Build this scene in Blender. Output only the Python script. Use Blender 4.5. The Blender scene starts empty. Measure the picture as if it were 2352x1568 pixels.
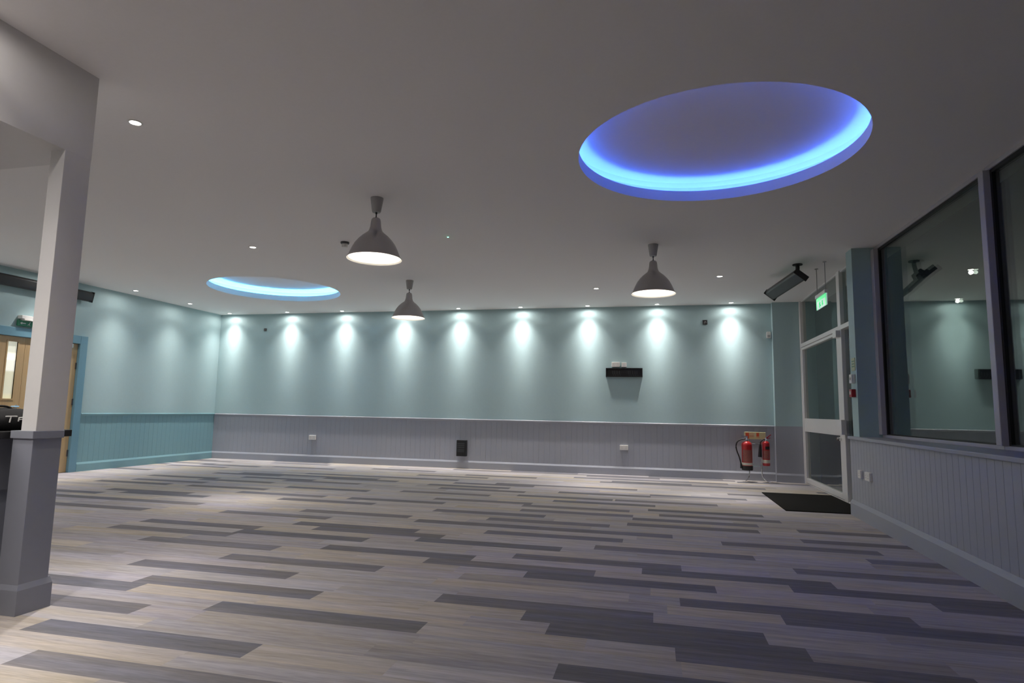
import bpy, bmesh, math, random
from mathutils import Vector, Matrix
random.seed(7)
scene = bpy.context.scene
COL = scene.collection

# ---------------------------------------------------------------- camera, world, exposure
H = 3.0
YAW, PITCH, ROLL, FPX, CAMH = -0.23178, 0.11279, 0.018303, 1399.3, 1.0909
cam_data = bpy.data.cameras.new('camera')
cam = bpy.data.objects.new('camera', cam_data)
COL.objects.link(cam)
fwd = Vector((math.sin(YAW) * math.cos(PITCH), math.cos(YAW) * math.cos(PITCH), math.sin(PITCH)))
rt = Vector((math.cos(YAW), -math.sin(YAW), 0))
up = rt.cross(fwd)
rt2 = math.cos(ROLL) * rt + math.sin(ROLL) * up
up2 = -math.sin(ROLL) * rt + math.cos(ROLL) * up
m = Matrix((rt2, up2, -fwd)).transposed().to_4x4()
m.translation = Vector((0, 0, CAMH))
cam.matrix_world = m
cam_data.sensor_width = 36.0
cam_data.lens = FPX / 2352 * 36.0
cam_data.clip_start = 0.05
cam_data.clip_end = 200
scene.camera = cam

world = bpy.data.worlds.new('night')
world.use_nodes = True
world.node_tree.nodes['Background'].inputs[0].default_value = (0.012, 0.014, 0.02, 1)
world.node_tree.nodes['Background'].inputs[1].default_value = 0.3
scene.world = world
vs = scene.view_settings
scene.display_settings.display_device = 'sRGB'
vs.view_transform = 'Standard'
vs.look = 'None'
vs.exposure = 0.12
vs.gamma = 1.0
vs.use_curve_mapping = False
scene.cycles.max_bounces = 12
scene.cycles.diffuse_bounces = 6
scene.cycles.transparent_max_bounces = 12
scene.cycles.sample_clamp_indirect = 4.0
scene.cycles.use_denoising = True

WARM = (1.0, 0.945, 0.90)
DOWN_W, BULB_E, BATTEN_E = 415.0, 325.0, 54.0
LED_VIOLET, LED_CYAN = ((0.05, 0.165, 1.0), 38.0), ((0.07, 0.50, 1.0), 110.0)

# room numbers (metres, z = 0 floor, y away from the camera)
XL, D = -8.987, 11.085           # left wall, back wall
XG = 2.445                       # window glass
XD = 2.40                        # glazed door plane
YF = -4.5                        # wall behind the camera
DADO = 0.92


def dado_x(y):                   # room face of the boxed-out dado under the windows
    return 2.07 + (y - 4.0) * 0.0216


# ---------------------------------------------------------------- materials
def mat(name, color, rough=0.5, metal=0.0, spec=0.5, noise=None, bump=None, emit=None, coat=0.0):
    M = bpy.data.materials.new(name)
    M.use_nodes = True
    nt = M.node_tree
    b = nt.nodes['Principled BSDF']
    b.inputs['Base Color'].default_value = (*color, 1)
    b.inputs['Roughness'].default_value = rough
    b.inputs['Metallic'].default_value = metal
    b.inputs['Specular IOR Level'].default_value = spec
    b.inputs['Coat Weight'].default_value = coat
    if noise:                    # (scale, amount)
        tc = nt.nodes.new('ShaderNodeTexCoord')
        n = nt.nodes.new('ShaderNodeTexNoise')
        n.inputs['Scale'].default_value = noise[0]
        n.inputs['Detail'].default_value = 4
        r = nt.nodes.new('ShaderNodeMapRange')
        r.inputs['To Min'].default_value = 1 - noise[1]
        r.inputs['To Max'].default_value = 1 + noise[1]
        mx = nt.nodes.new('ShaderNodeMix')
        mx.data_type = 'RGBA'
        mx.blend_type = 'MULTIPLY'
        mx.inputs['Factor'].default_value = 1
        mx.inputs['A'].default_value = (*color, 1)
        nt.links.new(tc.outputs['Object'], n.inputs['Vector'])
        nt.links.new(n.outputs['Fac'], r.inputs['Value'])
        nt.links.new(r.outputs['Result'], mx.inputs['B'])
        nt.links.new(mx.outputs['Result'], b.inputs['Base Color'])
        if bump:
            bp = nt.nodes.new('ShaderNodeBump')
            bp.inputs['Strength'].default_value = bump
            bp.inputs['Distance'].default_value = 0.002
            nt.links.new(n.outputs['Fac'], bp.inputs['Height'])
            nt.links.new(bp.outputs['Normal'], b.inputs['Normal'])
    if emit:
        b.inputs['Emission Color'].default_value = (*emit[0], 1)
        b.inputs['Emission Strength'].default_value = emit[1]
    return M


def glass_mat(name):
    M = bpy.data.materials.new(name)
    M.use_nodes = True
    nt = M.node_tree
    nt.nodes.remove(nt.nodes['Principled BSDF'])
    g = nt.nodes.new('ShaderNodeBsdfGlass')
    g.inputs['IOR'].default_value = 1.52
    g.inputs['Roughness'].default_value = 0.0
    g.inputs['Color'].default_value = (0.93, 0.97, 0.95, 1)
    nt.links.new(g.outputs[0], nt.nodes['Material Output'].inputs['Surface'])
    return M


def carpet_mat():
    M = bpy.data.materials.new('carpet_plank')
    M.use_nodes = True
    nt = M.node_tree
    b = nt.nodes['Principled BSDF']
    b.inputs['Roughness'].default_value = 0.95
    b.inputs['Specular IOR Level'].default_value = 0.15
    at = nt.nodes.new('ShaderNodeAttribute')
    at.attribute_name = 'plank_colour'
    sd = nt.nodes.new('ShaderNodeAttribute')
    sd.attribute_name = 'plank_seed'
    tc = nt.nodes.new('ShaderNodeTexCoord')
    off = nt.nodes.new('ShaderNodeVectorMath')
    off.operation = 'ADD'
    nt.links.new(tc.outputs['Object'], off.inputs[0])
    cmb = nt.nodes.new('ShaderNodeCombineXYZ')
    nt.links.new(sd.outputs['Fac'], cmb.inputs['Z'])
    nt.links.new(cmb.outputs[0], off.inputs[1])
    last = at.outputs['Color']
    for (sx, sy, det, amt) in ((2.2, 30.0, 4, 0.17), (9.0, 130.0, 3, 0.12)):
        mp = nt.nodes.new('ShaderNodeMapping')
        mp.inputs['Scale'].default_value = (sx, sy, 1)
        n = nt.nodes.new('ShaderNodeTexNoise')
        n.inputs['Scale'].default_value = 1
        n.inputs['Detail'].default_value = det
        n.inputs['Roughness'].default_value = 0.6
        r = nt.nodes.new('ShaderNodeMapRange')
        r.inputs['From Min'].default_value = 0.3
        r.inputs['From Max'].default_value = 0.7
        r.inputs['To Min'].default_value = 1 - amt
        r.inputs['To Max'].default_value = 1 + amt
        mx = nt.nodes.new('ShaderNodeMix')
        mx.data_type = 'RGBA'
        mx.blend_type = 'MULTIPLY'
        mx.inputs['Factor'].default_value = 1
        nt.links.new(off.outputs[0], mp.inputs['Vector'])
        nt.links.new(mp.outputs[0], n.inputs['Vector'])
        nt.links.new(n.outputs['Fac'], r.inputs['Value'])
        nt.links.new(last, mx.inputs['A'])
        nt.links.new(r.outputs['Result'], mx.inputs['B'])
        last = mx.outputs['Result']
    # beige and lilac drift along each plank
    mp = nt.nodes.new('ShaderNodeMapping')
    mp.inputs['Scale'].default_value = (0.9, 9.0, 1)
    n = nt.nodes.new('ShaderNodeTexNoise')
    n.inputs['Scale'].default_value = 1
    n.inputs['Detail'].default_value = 3
    cr = nt.nodes.new('ShaderNodeValToRGB')
    cr.color_ramp.elements[0].position = 0.35
    cr.color_ramp.elements[0].color = (1.0, 0.945, 0.865, 1)
    cr.color_ramp.elements[1].position = 0.65
    cr.color_ramp.elements[1].color = (0.97, 0.97, 1.06, 1)
    mx = nt.nodes.new('ShaderNodeMix')
    mx.data_type = 'RGBA'
    mx.blend_type = 'MULTIPLY'
    mx.inputs['Factor'].default_value = 1
    nt.links.new(off.outputs[0], mp.inputs['Vector'])
    nt.links.new(mp.outputs[0], n.inputs['Vector'])
    nt.links.new(n.outputs['Fac'], cr.inputs['Fac'])
    nt.links.new(last, mx.inputs['A'])
    nt.links.new(cr.outputs['Color'], mx.inputs['B'])
    nt.links.new(mx.outputs['Result'], b.inputs['Base Color'])
    return M


def brushed_mat(name, color, rough):      # spun metal: highlights run down the profile
    M = mat(name, color, rough, 1.0)
    nt = M.node_tree
    b = nt.nodes['Principled BSDF']
    tg = nt.nodes.new('ShaderNodeTangent')
    tg.direction_type = 'RADIAL'
    tg.axis = 'Z'
    nt.links.new(tg.outputs['Tangent'], b.inputs['Tangent'])
    b.inputs['Anisotropic'].default_value = 0.75
    tc = nt.nodes.new('ShaderNodeTexCoord')
    mp = nt.nodes.new('ShaderNodeMapping')
    mp.inputs['Scale'].default_value = (2, 2, 180)
    n = nt.nodes.new('ShaderNodeTexNoise')
    n.inputs['Scale'].default_value = 1
    r = nt.nodes.new('ShaderNodeMapRange')
    r.inputs['To Min'].default_value = rough - 0.03
    r.inputs['To Max'].default_value = rough + 0.03
    nt.links.new(tc.outputs['Object'], mp.inputs['Vector'])
    nt.links.new(mp.outputs[0], n.inputs['Vector'])
    nt.links.new(n.outputs['Fac'], r.inputs['Value'])
    nt.links.new(r.outputs['Result'], b.inputs['Roughness'])
    return M


def wood_mat():
    M = mat('oak_veneer', (0.50, 0.34, 0.17), 0.45)
    nt = M.node_tree
    b = nt.nodes['Principled BSDF']
    tc = nt.nodes.new('ShaderNodeTexCoord')
    mp = nt.nodes.new('ShaderNodeMapping')
    mp.inputs['Scale'].default_value = (30, 30, 1.5)
    n = nt.nodes.new('ShaderNodeTexNoise')
    n.inputs['Scale'].default_value = 1.2
    n.inputs['Detail'].default_value = 5
    cr = nt.nodes.new('ShaderNodeValToRGB')
    cr.color_ramp.elements[0].color = (0.40, 0.265, 0.13, 1)
    cr.color_ramp.elements[1].color = (0.56, 0.39, 0.20, 1)
    nt.links.new(tc.outputs['Object'], mp.inputs['Vector'])
    nt.links.new(mp.outputs[0], n.inputs['Vector'])
    nt.links.new(n.outputs['Fac'], cr.inputs['Fac'])
    nt.links.new(cr.outputs['Color'], b.inputs['Base Color'])
    return M


def corridor_glass_mat():        # lit corridor seen through the obscured vision panel
    M = mat('lit_vision_panel', (0.7, 0.7, 0.6), 0.25)
    nt = M.node_tree
    b = nt.nodes['Principled BSDF']
    tc = nt.nodes.new('ShaderNodeTexCoord')
    sp = nt.nodes.new('ShaderNodeSeparateXYZ')
    cr = nt.nodes.new('ShaderNodeValToRGB')
    e = cr.color_ramp.elements
    e[0].position = 0.0
    e[0].color = (0.50, 0.42, 0.20, 1)
    e[1].position = 1.0
    e[1].color = (0.38, 0.38, 0.30, 1)
    for p, c in ((0.10, (0.30, 0.29, 0.20)), (0.46, (0.33, 0.31, 0.20)), (0.50, (0.62, 0.62, 0.56)),
                 (0.66, (0.60, 0.60, 0.55)), (0.69, (0.95, 0.88, 0.72)), (0.78, (0.95, 0.86, 0.68)), (0.82, (0.42, 0.43, 0.36))):
        k = e.new(p)
        k.color = (*c, 1)
    nt.links.new(tc.outputs['Generated'], sp.inputs[0])
    nt.links.new(sp.outputs['Z'], cr.inputs['Fac'])
    nt.links.new(cr.outputs['Color'], b.inputs['Emission Color'])
    b.inputs['Emission Strength'].default_value = 0.9
    return M


M_CEIL = mat('ceiling_paint', (0.90, 0.87, 0.86), 0.85, noise=(40, 0.02))
M_WHITE = mat('white_paint', (0.74, 0.72, 0.71), 0.6, noise=(25, 0.02))
M_TEAL = mat('teal_wall_paint', (0.405, 0.548, 0.568), 0.7, noise=(30, 0.03), bump=0.05)
M_TEALD = mat('teal_dado_paint', (0.215, 0.385, 0.43), 0.5, noise=(30, 0.03))
M_GREY = mat('lilac_grey_paint', (0.375, 0.39, 0.44), 0.45, noise=(30, 0.03))
M_ARCH = mat('blue_teal_gloss', (0.16, 0.32, 0.41), 0.35, noise=(20, 0.03))
M_COLGREY = mat('slate_grey_paint', (0.27, 0.28, 0.33), 0.45, noise=(30, 0.03))
M_BARNAVY = mat('navy_panel', (0.16, 0.168, 0.21), 0.5, noise=(20, 0.04))
M_FRAME = mat('window_frame_grey', (0.50, 0.48, 0.52), 0.4, noise=(20, 0.02))
M_DOORWHITE = mat('white_aluminium', (0.78, 0.76, 0.75), 0.35, noise=(15, 0.02))
M_GASKET = mat('black_gasket', (0.012, 0.012, 0.013), 0.5, noise=(15, 0.1))
M_GLASS = glass_mat('clear_glass')
M_CARPET = carpet_mat()
M_BLACK = mat('black_plastic', (0.014, 0.014, 0.015), 0.5, noise=(30, 0.1))
M_CHAR = mat('charcoal_metal', (0.022, 0.024, 0.026), 0.45, noise=(30, 0.08))
M_DKGREY = mat('dark_grey_plastic', (0.07, 0.07, 0.075), 0.5, noise=(30, 0.08))
M_MAT = mat('black_mat_pile', (0.014, 0.0135, 0.0125), 0.95, spec=0.1, noise=(300, 0.3), bump=0.4)
M_PLWHITE = mat('white_plastic', (0.78, 0.76, 0.73), 0.35, noise=(15, 0.02))
M_ALU = brushed_mat('brushed_aluminium', (0.47, 0.46, 0.47), 0.30)
M_CANOPY = mat('grey_plastic', (0.42, 0.41, 0.41), 0.4, noise=(15, 0.03))
M_INNER = mat('white_enamel', (0.85, 0.83, 0.78), 0.5, noise=(15, 0.02))
M_BULB = mat('lamp_bulb', (1, 1, 1), 0.5, emit=((1.0, 0.93, 0.80), BULB_E))
M_LENS = mat('downlight_lens', (1, 1, 1), 0.5, emit=((1.0, 0.96, 0.88), 18.0))
M_CHROME = mat('chrome', (0.75, 0.75, 0.76), 0.12, 1.0, noise=(10, 0.02))
M_RED = mat('red_enamel', (0.42, 0.012, 0.014), 0.3, coat=0.3, noise=(12, 0.05))
M_REDP = mat('red_plastic', (0.35, 0.02, 0.03), 0.4, noise=(12, 0.05))
M_LABEL = mat('cream_label', (0.62, 0.58, 0.50), 0.5, noise=(60, 0.12))
M_LABELD = mat('faded_red_label', (0.28, 0.09, 0.075), 0.5, noise=(70, 0.35))
M_YELLOW = mat('photoluminescent_yellow', (0.72, 0.68, 0.38), 0.5, noise=(20, 0.03))
M_ORANGE = mat('red_print', (0.75, 0.12, 0.04), 0.5, noise=(20, 0.05))
M_GREEN = mat('green_print', (0.015, 0.17, 0.075), 0.4, noise=(20, 0.05))
M_GREENLIT = mat('lit_green_sign', (0.02, 0.4, 0.15), 0.3, emit=((0.05, 0.80, 0.25), 0.75))
M_PALELIT = mat('lit_white_sign', (0.6, 0.7, 0.65), 0.3, emit=((0.50, 0.85, 0.72), 0.42))
M_LEDG = mat('green_led', (0.1, 0.8, 0.4), 0.3, emit=((0.1, 1.0, 0.45), 14.0))
M_STRIPV = mat('violet_led_tape', (0.3, 0.3, 0.5), 0.5, emit=LED_VIOLET)
M_STRIPC = mat('cyan_led_tape', (0.3, 0.4, 0.5), 0.5, emit=LED_CYAN)
M_WOOD = wood_mat()
M_VISION = corridor_glass_mat()
M_FABRIC = mat('black_bag_fabric', (0.010, 0.010, 0.011), 0.85, noise=(120, 0.2), bump=0.4)
M_SIGNPALE = mat('pale_green_notice', (0.48, 0.52, 0.34), 0.5, noise=(20, 0.05))


# ---------------------------------------------------------------- mesh helpers
def box(bm, x0, x1, y0, y1, z0, z1):
    vs_ = [bm.verts.new(p) for p in ((x0, y0, z0), (x1, y0, z0), (x1, y1, z0), (x0, y1, z0),
                                     (x0, y0, z1), (x1, y0, z1), (x1, y1, z1), (x0, y1, z1))]
    for f in ((0, 3, 2, 1), (4, 5, 6, 7), (0, 1, 5, 4), (1, 2, 6, 5), (2, 3, 7, 6), (3, 0, 4, 7)):
        bm.faces.new([vs_[i] for i in f])
    return bm


def B(*a):
    bm = bmesh.new()
    box(bm, *a)
    return bm


def quad(bm, *pts):
    bm.faces.new([bm.verts.new(p) for p in pts])


def lathe(bm, prof, n=48, c=(0, 0, 0), axis='z', close=False):
    """prof: list of (r, z)."""
    rings = []
    for r, z in prof:
        ring = []
        for i in range(n):
            a = 2 * math.pi * i / n
            x, y = r * math.cos(a), r * math.sin(a)
            p = (x, y, z) if axis == 'z' else ((z, x, y) if axis == 'x' else (x, z, y))
            ring.append(bm.verts.new((p[0] + c[0], p[1] + c[1], p[2] + c[2])))
        rings.append(ring)
    for a, b in zip(rings, rings[1:]):
        for i in range(n):
            j = (i + 1) % n
            bm.faces.new((a[i], a[j], b[j], b[i]))
    if close:
        bm.faces.new(rings[0][::-1])
        bm.faces.new(rings[-1])
    return bm


def tube(bm, pts, r, n=10):
    pts = [Vector(p) for p in pts]
    rings = []
    up_ = Vector((0, 0, 1))
    for i, p in enumerate(pts):
        t = (pts[min(i + 1, len(pts) - 1)] - pts[max(i - 1, 0)]).normalized()
        a = t.cross(up_)
        if a.length < 0.05:
            a = t.cross(Vector((1, 0, 0)))
        a.normalize()
        b = t.cross(a)
        rr = r[i] if isinstance(r, (list, tuple)) else r
        rings.append([bm.verts.new(p + rr * (math.cos(2 * math.pi * k / n) * a + math.sin(2 * math.pi * k / n) * b)) for k in range(n)])
    for A_, B_ in zip(rings, rings[1:]):
        for k in range(n):
            bm.faces.new((A_[k], A_[(k + 1) % n], B_[(k + 1) % n], B_[k]))
    bm.faces.new(rings[0][::-1])
    bm.faces.new(rings[-1])
    return bm


def spline(pts, k=8):
    pts = [Vector(p) for p in pts]
    out = []
    for i in range(len(pts) - 1):
        p0, p1, p2, p3 = pts[max(i - 1, 0)], pts[i], pts[i + 1], pts[min(i + 2, len(pts) - 1)]
        for s in range(k):
            t = s / k
            out.append(0.5 * ((2 * p1) + (p2 - p0) * t + (2 * p0 - 5 * p1 + 4 * p2 - p3) * t * t + (3 * p1 - p0 - 3 * p2 + p3) * t ** 3))
    out.append(pts[-1])
    return out


def prism(bm, outline, a0, a1, plane='xz'):
    """extrude a 2-D outline along the remaining axis."""
    def P(u, v, w):
        return {'xz': (u, w, v), 'yz': (w, u, v), 'xy': (u, v, w)}[plane]
    A_ = [bm.verts.new(P(u, v, a0)) for u, v in outline]
    B_ = [bm.verts.new(P(u, v, a1)) for u, v in outline]
    n = len(outline)
    for i in range(n):
        bm.faces.new((A_[i], A_[(i + 1) % n], B_[(i + 1) % n], B_[i]))
    bm.faces.new(A_[::-1])
    bm.faces.new(B_)
    return bm


def obj(name, bm, material, parent=None, bevel=0.0, smooth=False, loc=None, label=None):
    bmesh.ops.recalc_face_normals(bm, faces=bm.faces)
    me = bpy.data.meshes.new(name)
    bm.to_mesh(me)
    bm.free()
    if smooth:
        for p in me.polygons:
            p.use_smooth = True
    o = bpy.data.objects.new(name, me)
    me.materials.append(material)
    COL.objects.link(o)
    if parent is not None:
        o.parent = parent
    if loc:
        o.location = loc
    if bevel:
        mo = o.modifiers.new('bevel', 'BEVEL')
        mo.width = bevel
        mo.segments = 2
        mo.limit_method = 'ANGLE'
    if smooth:
        mo = o.modifiers.new('edges', 'EDGE_SPLIT')
        mo.split_angle = math.radians(40)
    if label:
        o['label'] = label
    return o


def thing(name, label, cat, loc=(0, 0, 0), group=None, kind=None):
    o = bpy.data.objects.new(name, None)
    o.empty_display_size = 0.1
    COL.objects.link(o)
    o.location = loc
    o['label'] = label
    o['category'] = cat
    if group:
        o['group'] = group
    if kind:
        o['kind'] = kind
    return o


def tag(o, label, cat, group=None):
    o['label'] = label
    o['category'] = cat
    if group:
        o['group'] = group
    return o


def struct(o, label=None, cat=None):
    o['kind'] = 'structure'
    if label:
        o['label'] = label
    if cat:
        o['category'] = cat
    return o


def copy_tree(o, parent=None):
    c = o.copy()
    COL.objects.link(c)
    if parent is not None:
        c.parent = parent
    for ch in list(o.children):
        copy_tree(ch, c)
    return c


def relabel(o, label):
    o['label'] = label
    return o


# ================================================================= SETTING
# ---- floor: carpet planks 1.22 x 0.1625 m laid in staggered rows, long side along x
ROW, LEN, ROW0 = 0.1625, 1.22, 3.02
DARK = [(-5, -2.67), (-3, -2.99), (-2, -0.42), (-1, -3.91), (0, -2.37), (0, 0.08), (1, -4.25), (1, -0.54), (2, -3.15), (2, -0.7),
        (3, -1.24), (4, -3.52), (4, 0.66), (5, 0.13), (6, -3.06), (7, -0.86), (7, 1.58), (8, -4.08), (8, -1.63), (8, 0.83), (9, -2.54),
        (9, -0.1), (10, -4.73), (10, -1.05), (11, -3.57), (11, 0.95), (12, -4.7), (12, -1.96), (13, -3.01), (13, -0.49), (14, -3.31),
        (14, 1.57), (15, -7.6), (15, -6.38), (15, -1.5), (16, -4.37), (16, 0.54), (17, -2.3), (17, -1.08), (18, -7.34), (18, -6.12),
        (18, -3.65), (18, 1.24), (19, -1.66), (20, -7.83), (20, -0.28), (21, -6.45), (21, -2.35), (21, 1.31), (22, -6.82), (22, -4.36),
        (22, -0.24), (23, -1.46), (24, -5.17), (24, -3.63), (24, 0.03), (25, -1.51), (26, -7.72), (26, -6.2), (26, -2.65), (26, -0.09),
        (28, -7.41), (28, -4.91), (28, -1.23), (29, -3.3), (30, -6.56), (30, -1.75), (30, -0.5), (32, -5.37), (32, -2.94),
        (33, -1.29), (34, -3.23), (34, -0.08), (37, -2.34), (31, -7.6), (33, -6.2), (35, -5.0), (36, -6.6), (38, -4.2)]
bm = bmesh.new()
lc = bm.faces.layers.float_vector.new('plank_colour')
ls = bm.faces.layers.float.new('plank_seed')
TONES = [(0.45, 0.415, 0.37), (0.43, 0.415, 0.41), (0.40, 0.385, 0.395), (0.465, 0.43, 0.375), (0.42, 0.40, 0.42), (0.44, 0.42, 0.405),
         (0.375, 0.36, 0.355)]
DTONES = [(0.19, 0.187, 0.202), (0.203, 0.199, 0.21), (0.18, 0.181, 0.196)]
XF0, XF1 = XL - 0.1, 2.55
vcache = {}


def fv(x, y):
    return bm.verts.new((x, y, 0))


k0, k1 = int((YF - ROW0) / ROW) - 1, int((D - ROW0) / ROW) + 1
for k in range(k0, k1 + 1):
    y0, y1 = ROW0 + (k - .5) * ROW, ROW0 + (k + .5) * ROW
    y0, y1 = max(y0, YF - .05), min(y1, D + .05)
    if y1 <= y0:
        continue
    dark = sorted(x for kk, x in DARK if kk == k)
    segs = []
    cur = XF0

    def fill(a, b, auto):
        # ordinary planks between a and b, cut so that joints fall at random
        x = a
        first = random.uniform(0.35, LEN)
        while x < b - 1e-6:
            e = x + (first if x == a else LEN)
            if b - e < 0.25:
                e = b
            e = min(e, b)
            isd = auto and random.random() < 0.26
            segs.append((x, e, isd))
            x = e
    auto = (k > 34 or k < -5)
    for x in dark:
        if x > cur:
            fill(cur, x, auto)
        segs.append((max(x, cur), min(x + LEN, XF1), True))
        cur = min(x + LEN, XF1)
    if cur < XF1:
        fill(cur, XF1, auto)
    for a, b, isd in segs:
        if b - a < 1e-4:
            continue
        f = bm.faces.new((fv(a, y0), fv(b, y0), fv(b, y1), fv(a, y1)))
        c = random.choice(DTONES if isd else TONES)
        j = random.uniform(0.93, 1.07)
        f[lc] = Vector(c) * j
        f[ls] = random.uniform(0, 50)
struct(obj('floor', bm, M_CARPET), 'carpet of staggered beige and slate grey planks')

# ---- ceiling with two round openings
CV1, R1 = (0.445, 4.545), 1.005       # violet recess
CV2, R2 = (-6.10, 8.76), 1.03         # cyan recess
S = 1.35
bm = bmesh.new()
N = 128


def hole(cx, cy, r):
    inner, outer = [], []
    for i in range(N):
        a = 2 * math.pi * i / N
        c_, s_ = math.cos(a), math.sin(a)
        q = S / max(abs(c_), abs(s_))
        inner.append(bm.verts.new((cx + r * c_, cy + r * s_, H)))
        outer.append(bm.verts.new((cx + q * c_, cy + q * s_, H)))
    for i in range(N):
        j = (i + 1) % N
        bm.faces.new((inner[i], inner[j], outer[j], outer[i]))


hole(*CV1, R1)
hole(*CV2, R2)
XC0, XC1, YC0, YC1 = XL - .1, 2.75, YF - .1, D + .1
strips = [(XC0, CV2[0] - S, None), (CV2[0] - S, CV2[0] + S, CV2), (CV2[0] + S, CV1[0] - S, None), (CV1[0] - S, CV1[0] + S, CV1), (CV1[0] + S, XC1, None)]
for a, b, c in strips:
    for (y0, y1) in ([(YC0, YC1)] if c is None else [(YC0, c[1] - S), (c[1] + S, YC1)]):
        quad(bm, (a, y0, H), (a, y1, H), (b, y1, H), (b, y0, H))
struct(obj('ceiling', bm, M_CEIL), 'white plastered ceiling')


def cove(c, r, strip, label):
    t = thing('ceiling_cove', label, 'ceiling light', (c[0], c[1], H))
    t['kind'] = 'thing'
    lip = bmesh.new()
    lathe(lip, [(r, 0.0), (r, 0.092), (r + .012, 0.092), (r + .012, 0.01), (r + .13, 0.01)], N)
    obj('lip', lip, M_CEIL, t, smooth=True)
    w = bmesh.new()
    lathe(w, [(r + .13, 0.01), (r + .13, 0.17), (r + .10, 0.205)], N)
    obj('side_wall', w, M_CEIL, t, smooth=True)
    top = bmesh.new()
    lathe(top, [(0.001, 0.205), (r * .5, 0.205), (r + .10, 0.205)], N)
    obj('recess_top', top, M_CEIL, t)
    s = bmesh.new()
    lathe(s, [(r + .045, 0.012), (r + .045, 0.030), (r + .065, 0.030), (r + .065, 0.012)], N)
    obj('led_strip', s, strip, t)
    return t


cove(CV1, R1, M_STRIPV, 'large round ceiling recess glowing violet blue nearest the camera')
cove(CV2, R2, M_STRIPC, 'round ceiling recess glowing pale cyan above the far left corner')


# ---- beadboard dado with vee grooves (returns outline points along u at depth 0 .. -g)
def bead_points(u0, u1, pitch=0.1, g=0.003, w=0.008):
    pts = [(u0, 0)]
    n = int((u1 - u0) / pitch)
    for i in range(1, n + 1):
        u = u0 + i * pitch
        if u + w > u1:
            break
        pts += [(u - w / 2, 0), (u, -g), (u + w / 2, 0)]
    pts.append((u1, 0))
    return pts


def bead_sheet(pts3):            # list of (x, y) -> vertical sheet
    def f(z0, z1):
        bm = bmesh.new()
        A_ = [bm.verts.new((x, y, z0)) for x, y in pts3]
        B_ = [bm.verts.new((x, y, z1)) for x, y in pts3]
        for i in range(len(pts3) - 1):
            bm.faces.new((A_[i], A_[i + 1], B_[i + 1], B_[i]))
        return bm
    return f


SK = [(0, 0), (0.022, 0), (0.022, 0.115), (0.006, 0.145), (0, 0.145)]      # skirting section (out, z)
RAIL = [(0, 0.875), (0.006, 0.875), (0.012, 0.893), (0.026, 0.897), (0.026, 0.912), (0.016, 0.92), (0, 0.92)]

PX, PY = 1.945, 10.965           # corner pier at the right end of the back wall
# back wall
struct(obj('wall_back', B(XL - .1, XG + .2, D, D + .1, 0, H + .0), M_TEAL), 'teal painted back wall washed by spotlights')
FB = D - 0.012
struct(obj('trim_1', bead_sheet([(u, FB - d) for u, d in bead_points(XL + .012, PX)])(0.1, 0.9), M_GREY), 'grey beadboard dado along the back wall')
bm = bmesh.new()
prism(bm, [(FB - o, z) for o, z in RAIL], XL + .012, PX, 'yz')
struct(obj('trim_2', bm, M_GREY), 'grey dado rail along the back wall')
bm = bmesh.new()
prism(bm, [(FB - o, z) for o, z in SK], XL + .012, PX, 'yz')
struct(obj('baseboard_back', bm, M_GREY), 'grey skirting along the back wall')
# corner pier
struct(obj('trim_3', B(PX, XG + .1, PY, D - .001, 0.0, H), M_TEAL), 'teal corner pier between back wall and glazed door')
struct(obj('trim_4', B(PX - .004, XD - .03, PY - .006, D - .002, 0.0, 0.915), M_GREY), 'grey painted lower part of the corner pier')
bm = bmesh.new()
prism(bm, [(PY - .006 - o * .7, z) for o, z in SK], PX - .012, XD - .03, 'yz')
struct(obj('trim_5', bm, M_GREY), 'grey skirting on the corner pier')

# left wall with a door opening
DY0, DY1, DZ = 6.10, 7.90, 2.055
bm = bmesh.new()
box(bm, XL - .1, XL, DY1, D + .1, 0, H)
box(bm, XL - .1, XL, DY0, DY1, DZ, H)
box(bm, XL - .1, XL, YF - .1, DY0, 0, H)
struct(obj('wall_left', bm, M_TEAL), 'teal painted left wall with wooden doors')
FL = XL + 0.012
bm = bead_sheet([(FL + d, u) for u, d in bead_points(DY1 + .1, D - .012)])(0.1, 0.9)
struct(obj('trim_6', bm, M_TEALD), 'teal beadboard dado on the left wall')
bm = bmesh.new()
prism(bm, [(FL + o, z + .005) for o, z in RAIL], DY1 + .1, D - .012, 'xz')
struct(obj('trim_7', bm, M_TEALD), 'teal dado rail on the left wall')
bm = bmesh.new()
prism(bm, [(FL + o, z) for o, z in SK], DY1 + .1, D - .03, 'xz')
struct(obj('baseboard_left', bm, M_TEALD), 'teal skirting on the left wall')

# wooden double door
d1 = thing('door_1', 'pair of pale oak doors in a blue frame on the left wall', 'door', (0, 0, 0), kind='structure')
bm = bmesh.new()
box(bm, XL - .1, XL + .03, DY1 - .03, DY1 + .10, 0, DZ + .10)
box(bm, XL - .1, XL + .03, DY0 - .10, DY0 + .03, 0, DZ + .10)
box(bm, XL - .1, XL + .03, DY0 + .03, DY1 - .03, DZ - .03, DZ + .10)
obj('door_frame', bm, M_ARCH, d1, bevel=.006)
SEAM = 7.03
bm = bmesh.new()
box(bm, XL - .06, XL - .015, SEAM + .002, DY1 - .033, 0.008, DZ - .033)
lf = obj('door_leaf', bm, M_WOOD, d1, label='right oak leaf with a closer arm')
bm = bmesh.new()
VY0, VY1, VZ0, VZ1 = 6.785, 6.925, 1.13, 1.95
box(bm, XL - .06, XL - .015, DY0 + .033, VY0, 0.008, DZ - .033)
box(bm, XL - .06, XL - .015, VY1, SEAM - .002, 0.008, DZ - .033)
box(bm, XL - .06, XL - .015, VY0, VY1, 0.008, VZ0)
box(bm, XL - .06, XL - .015, VY0, VY1, VZ1, DZ - .033)
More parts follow.
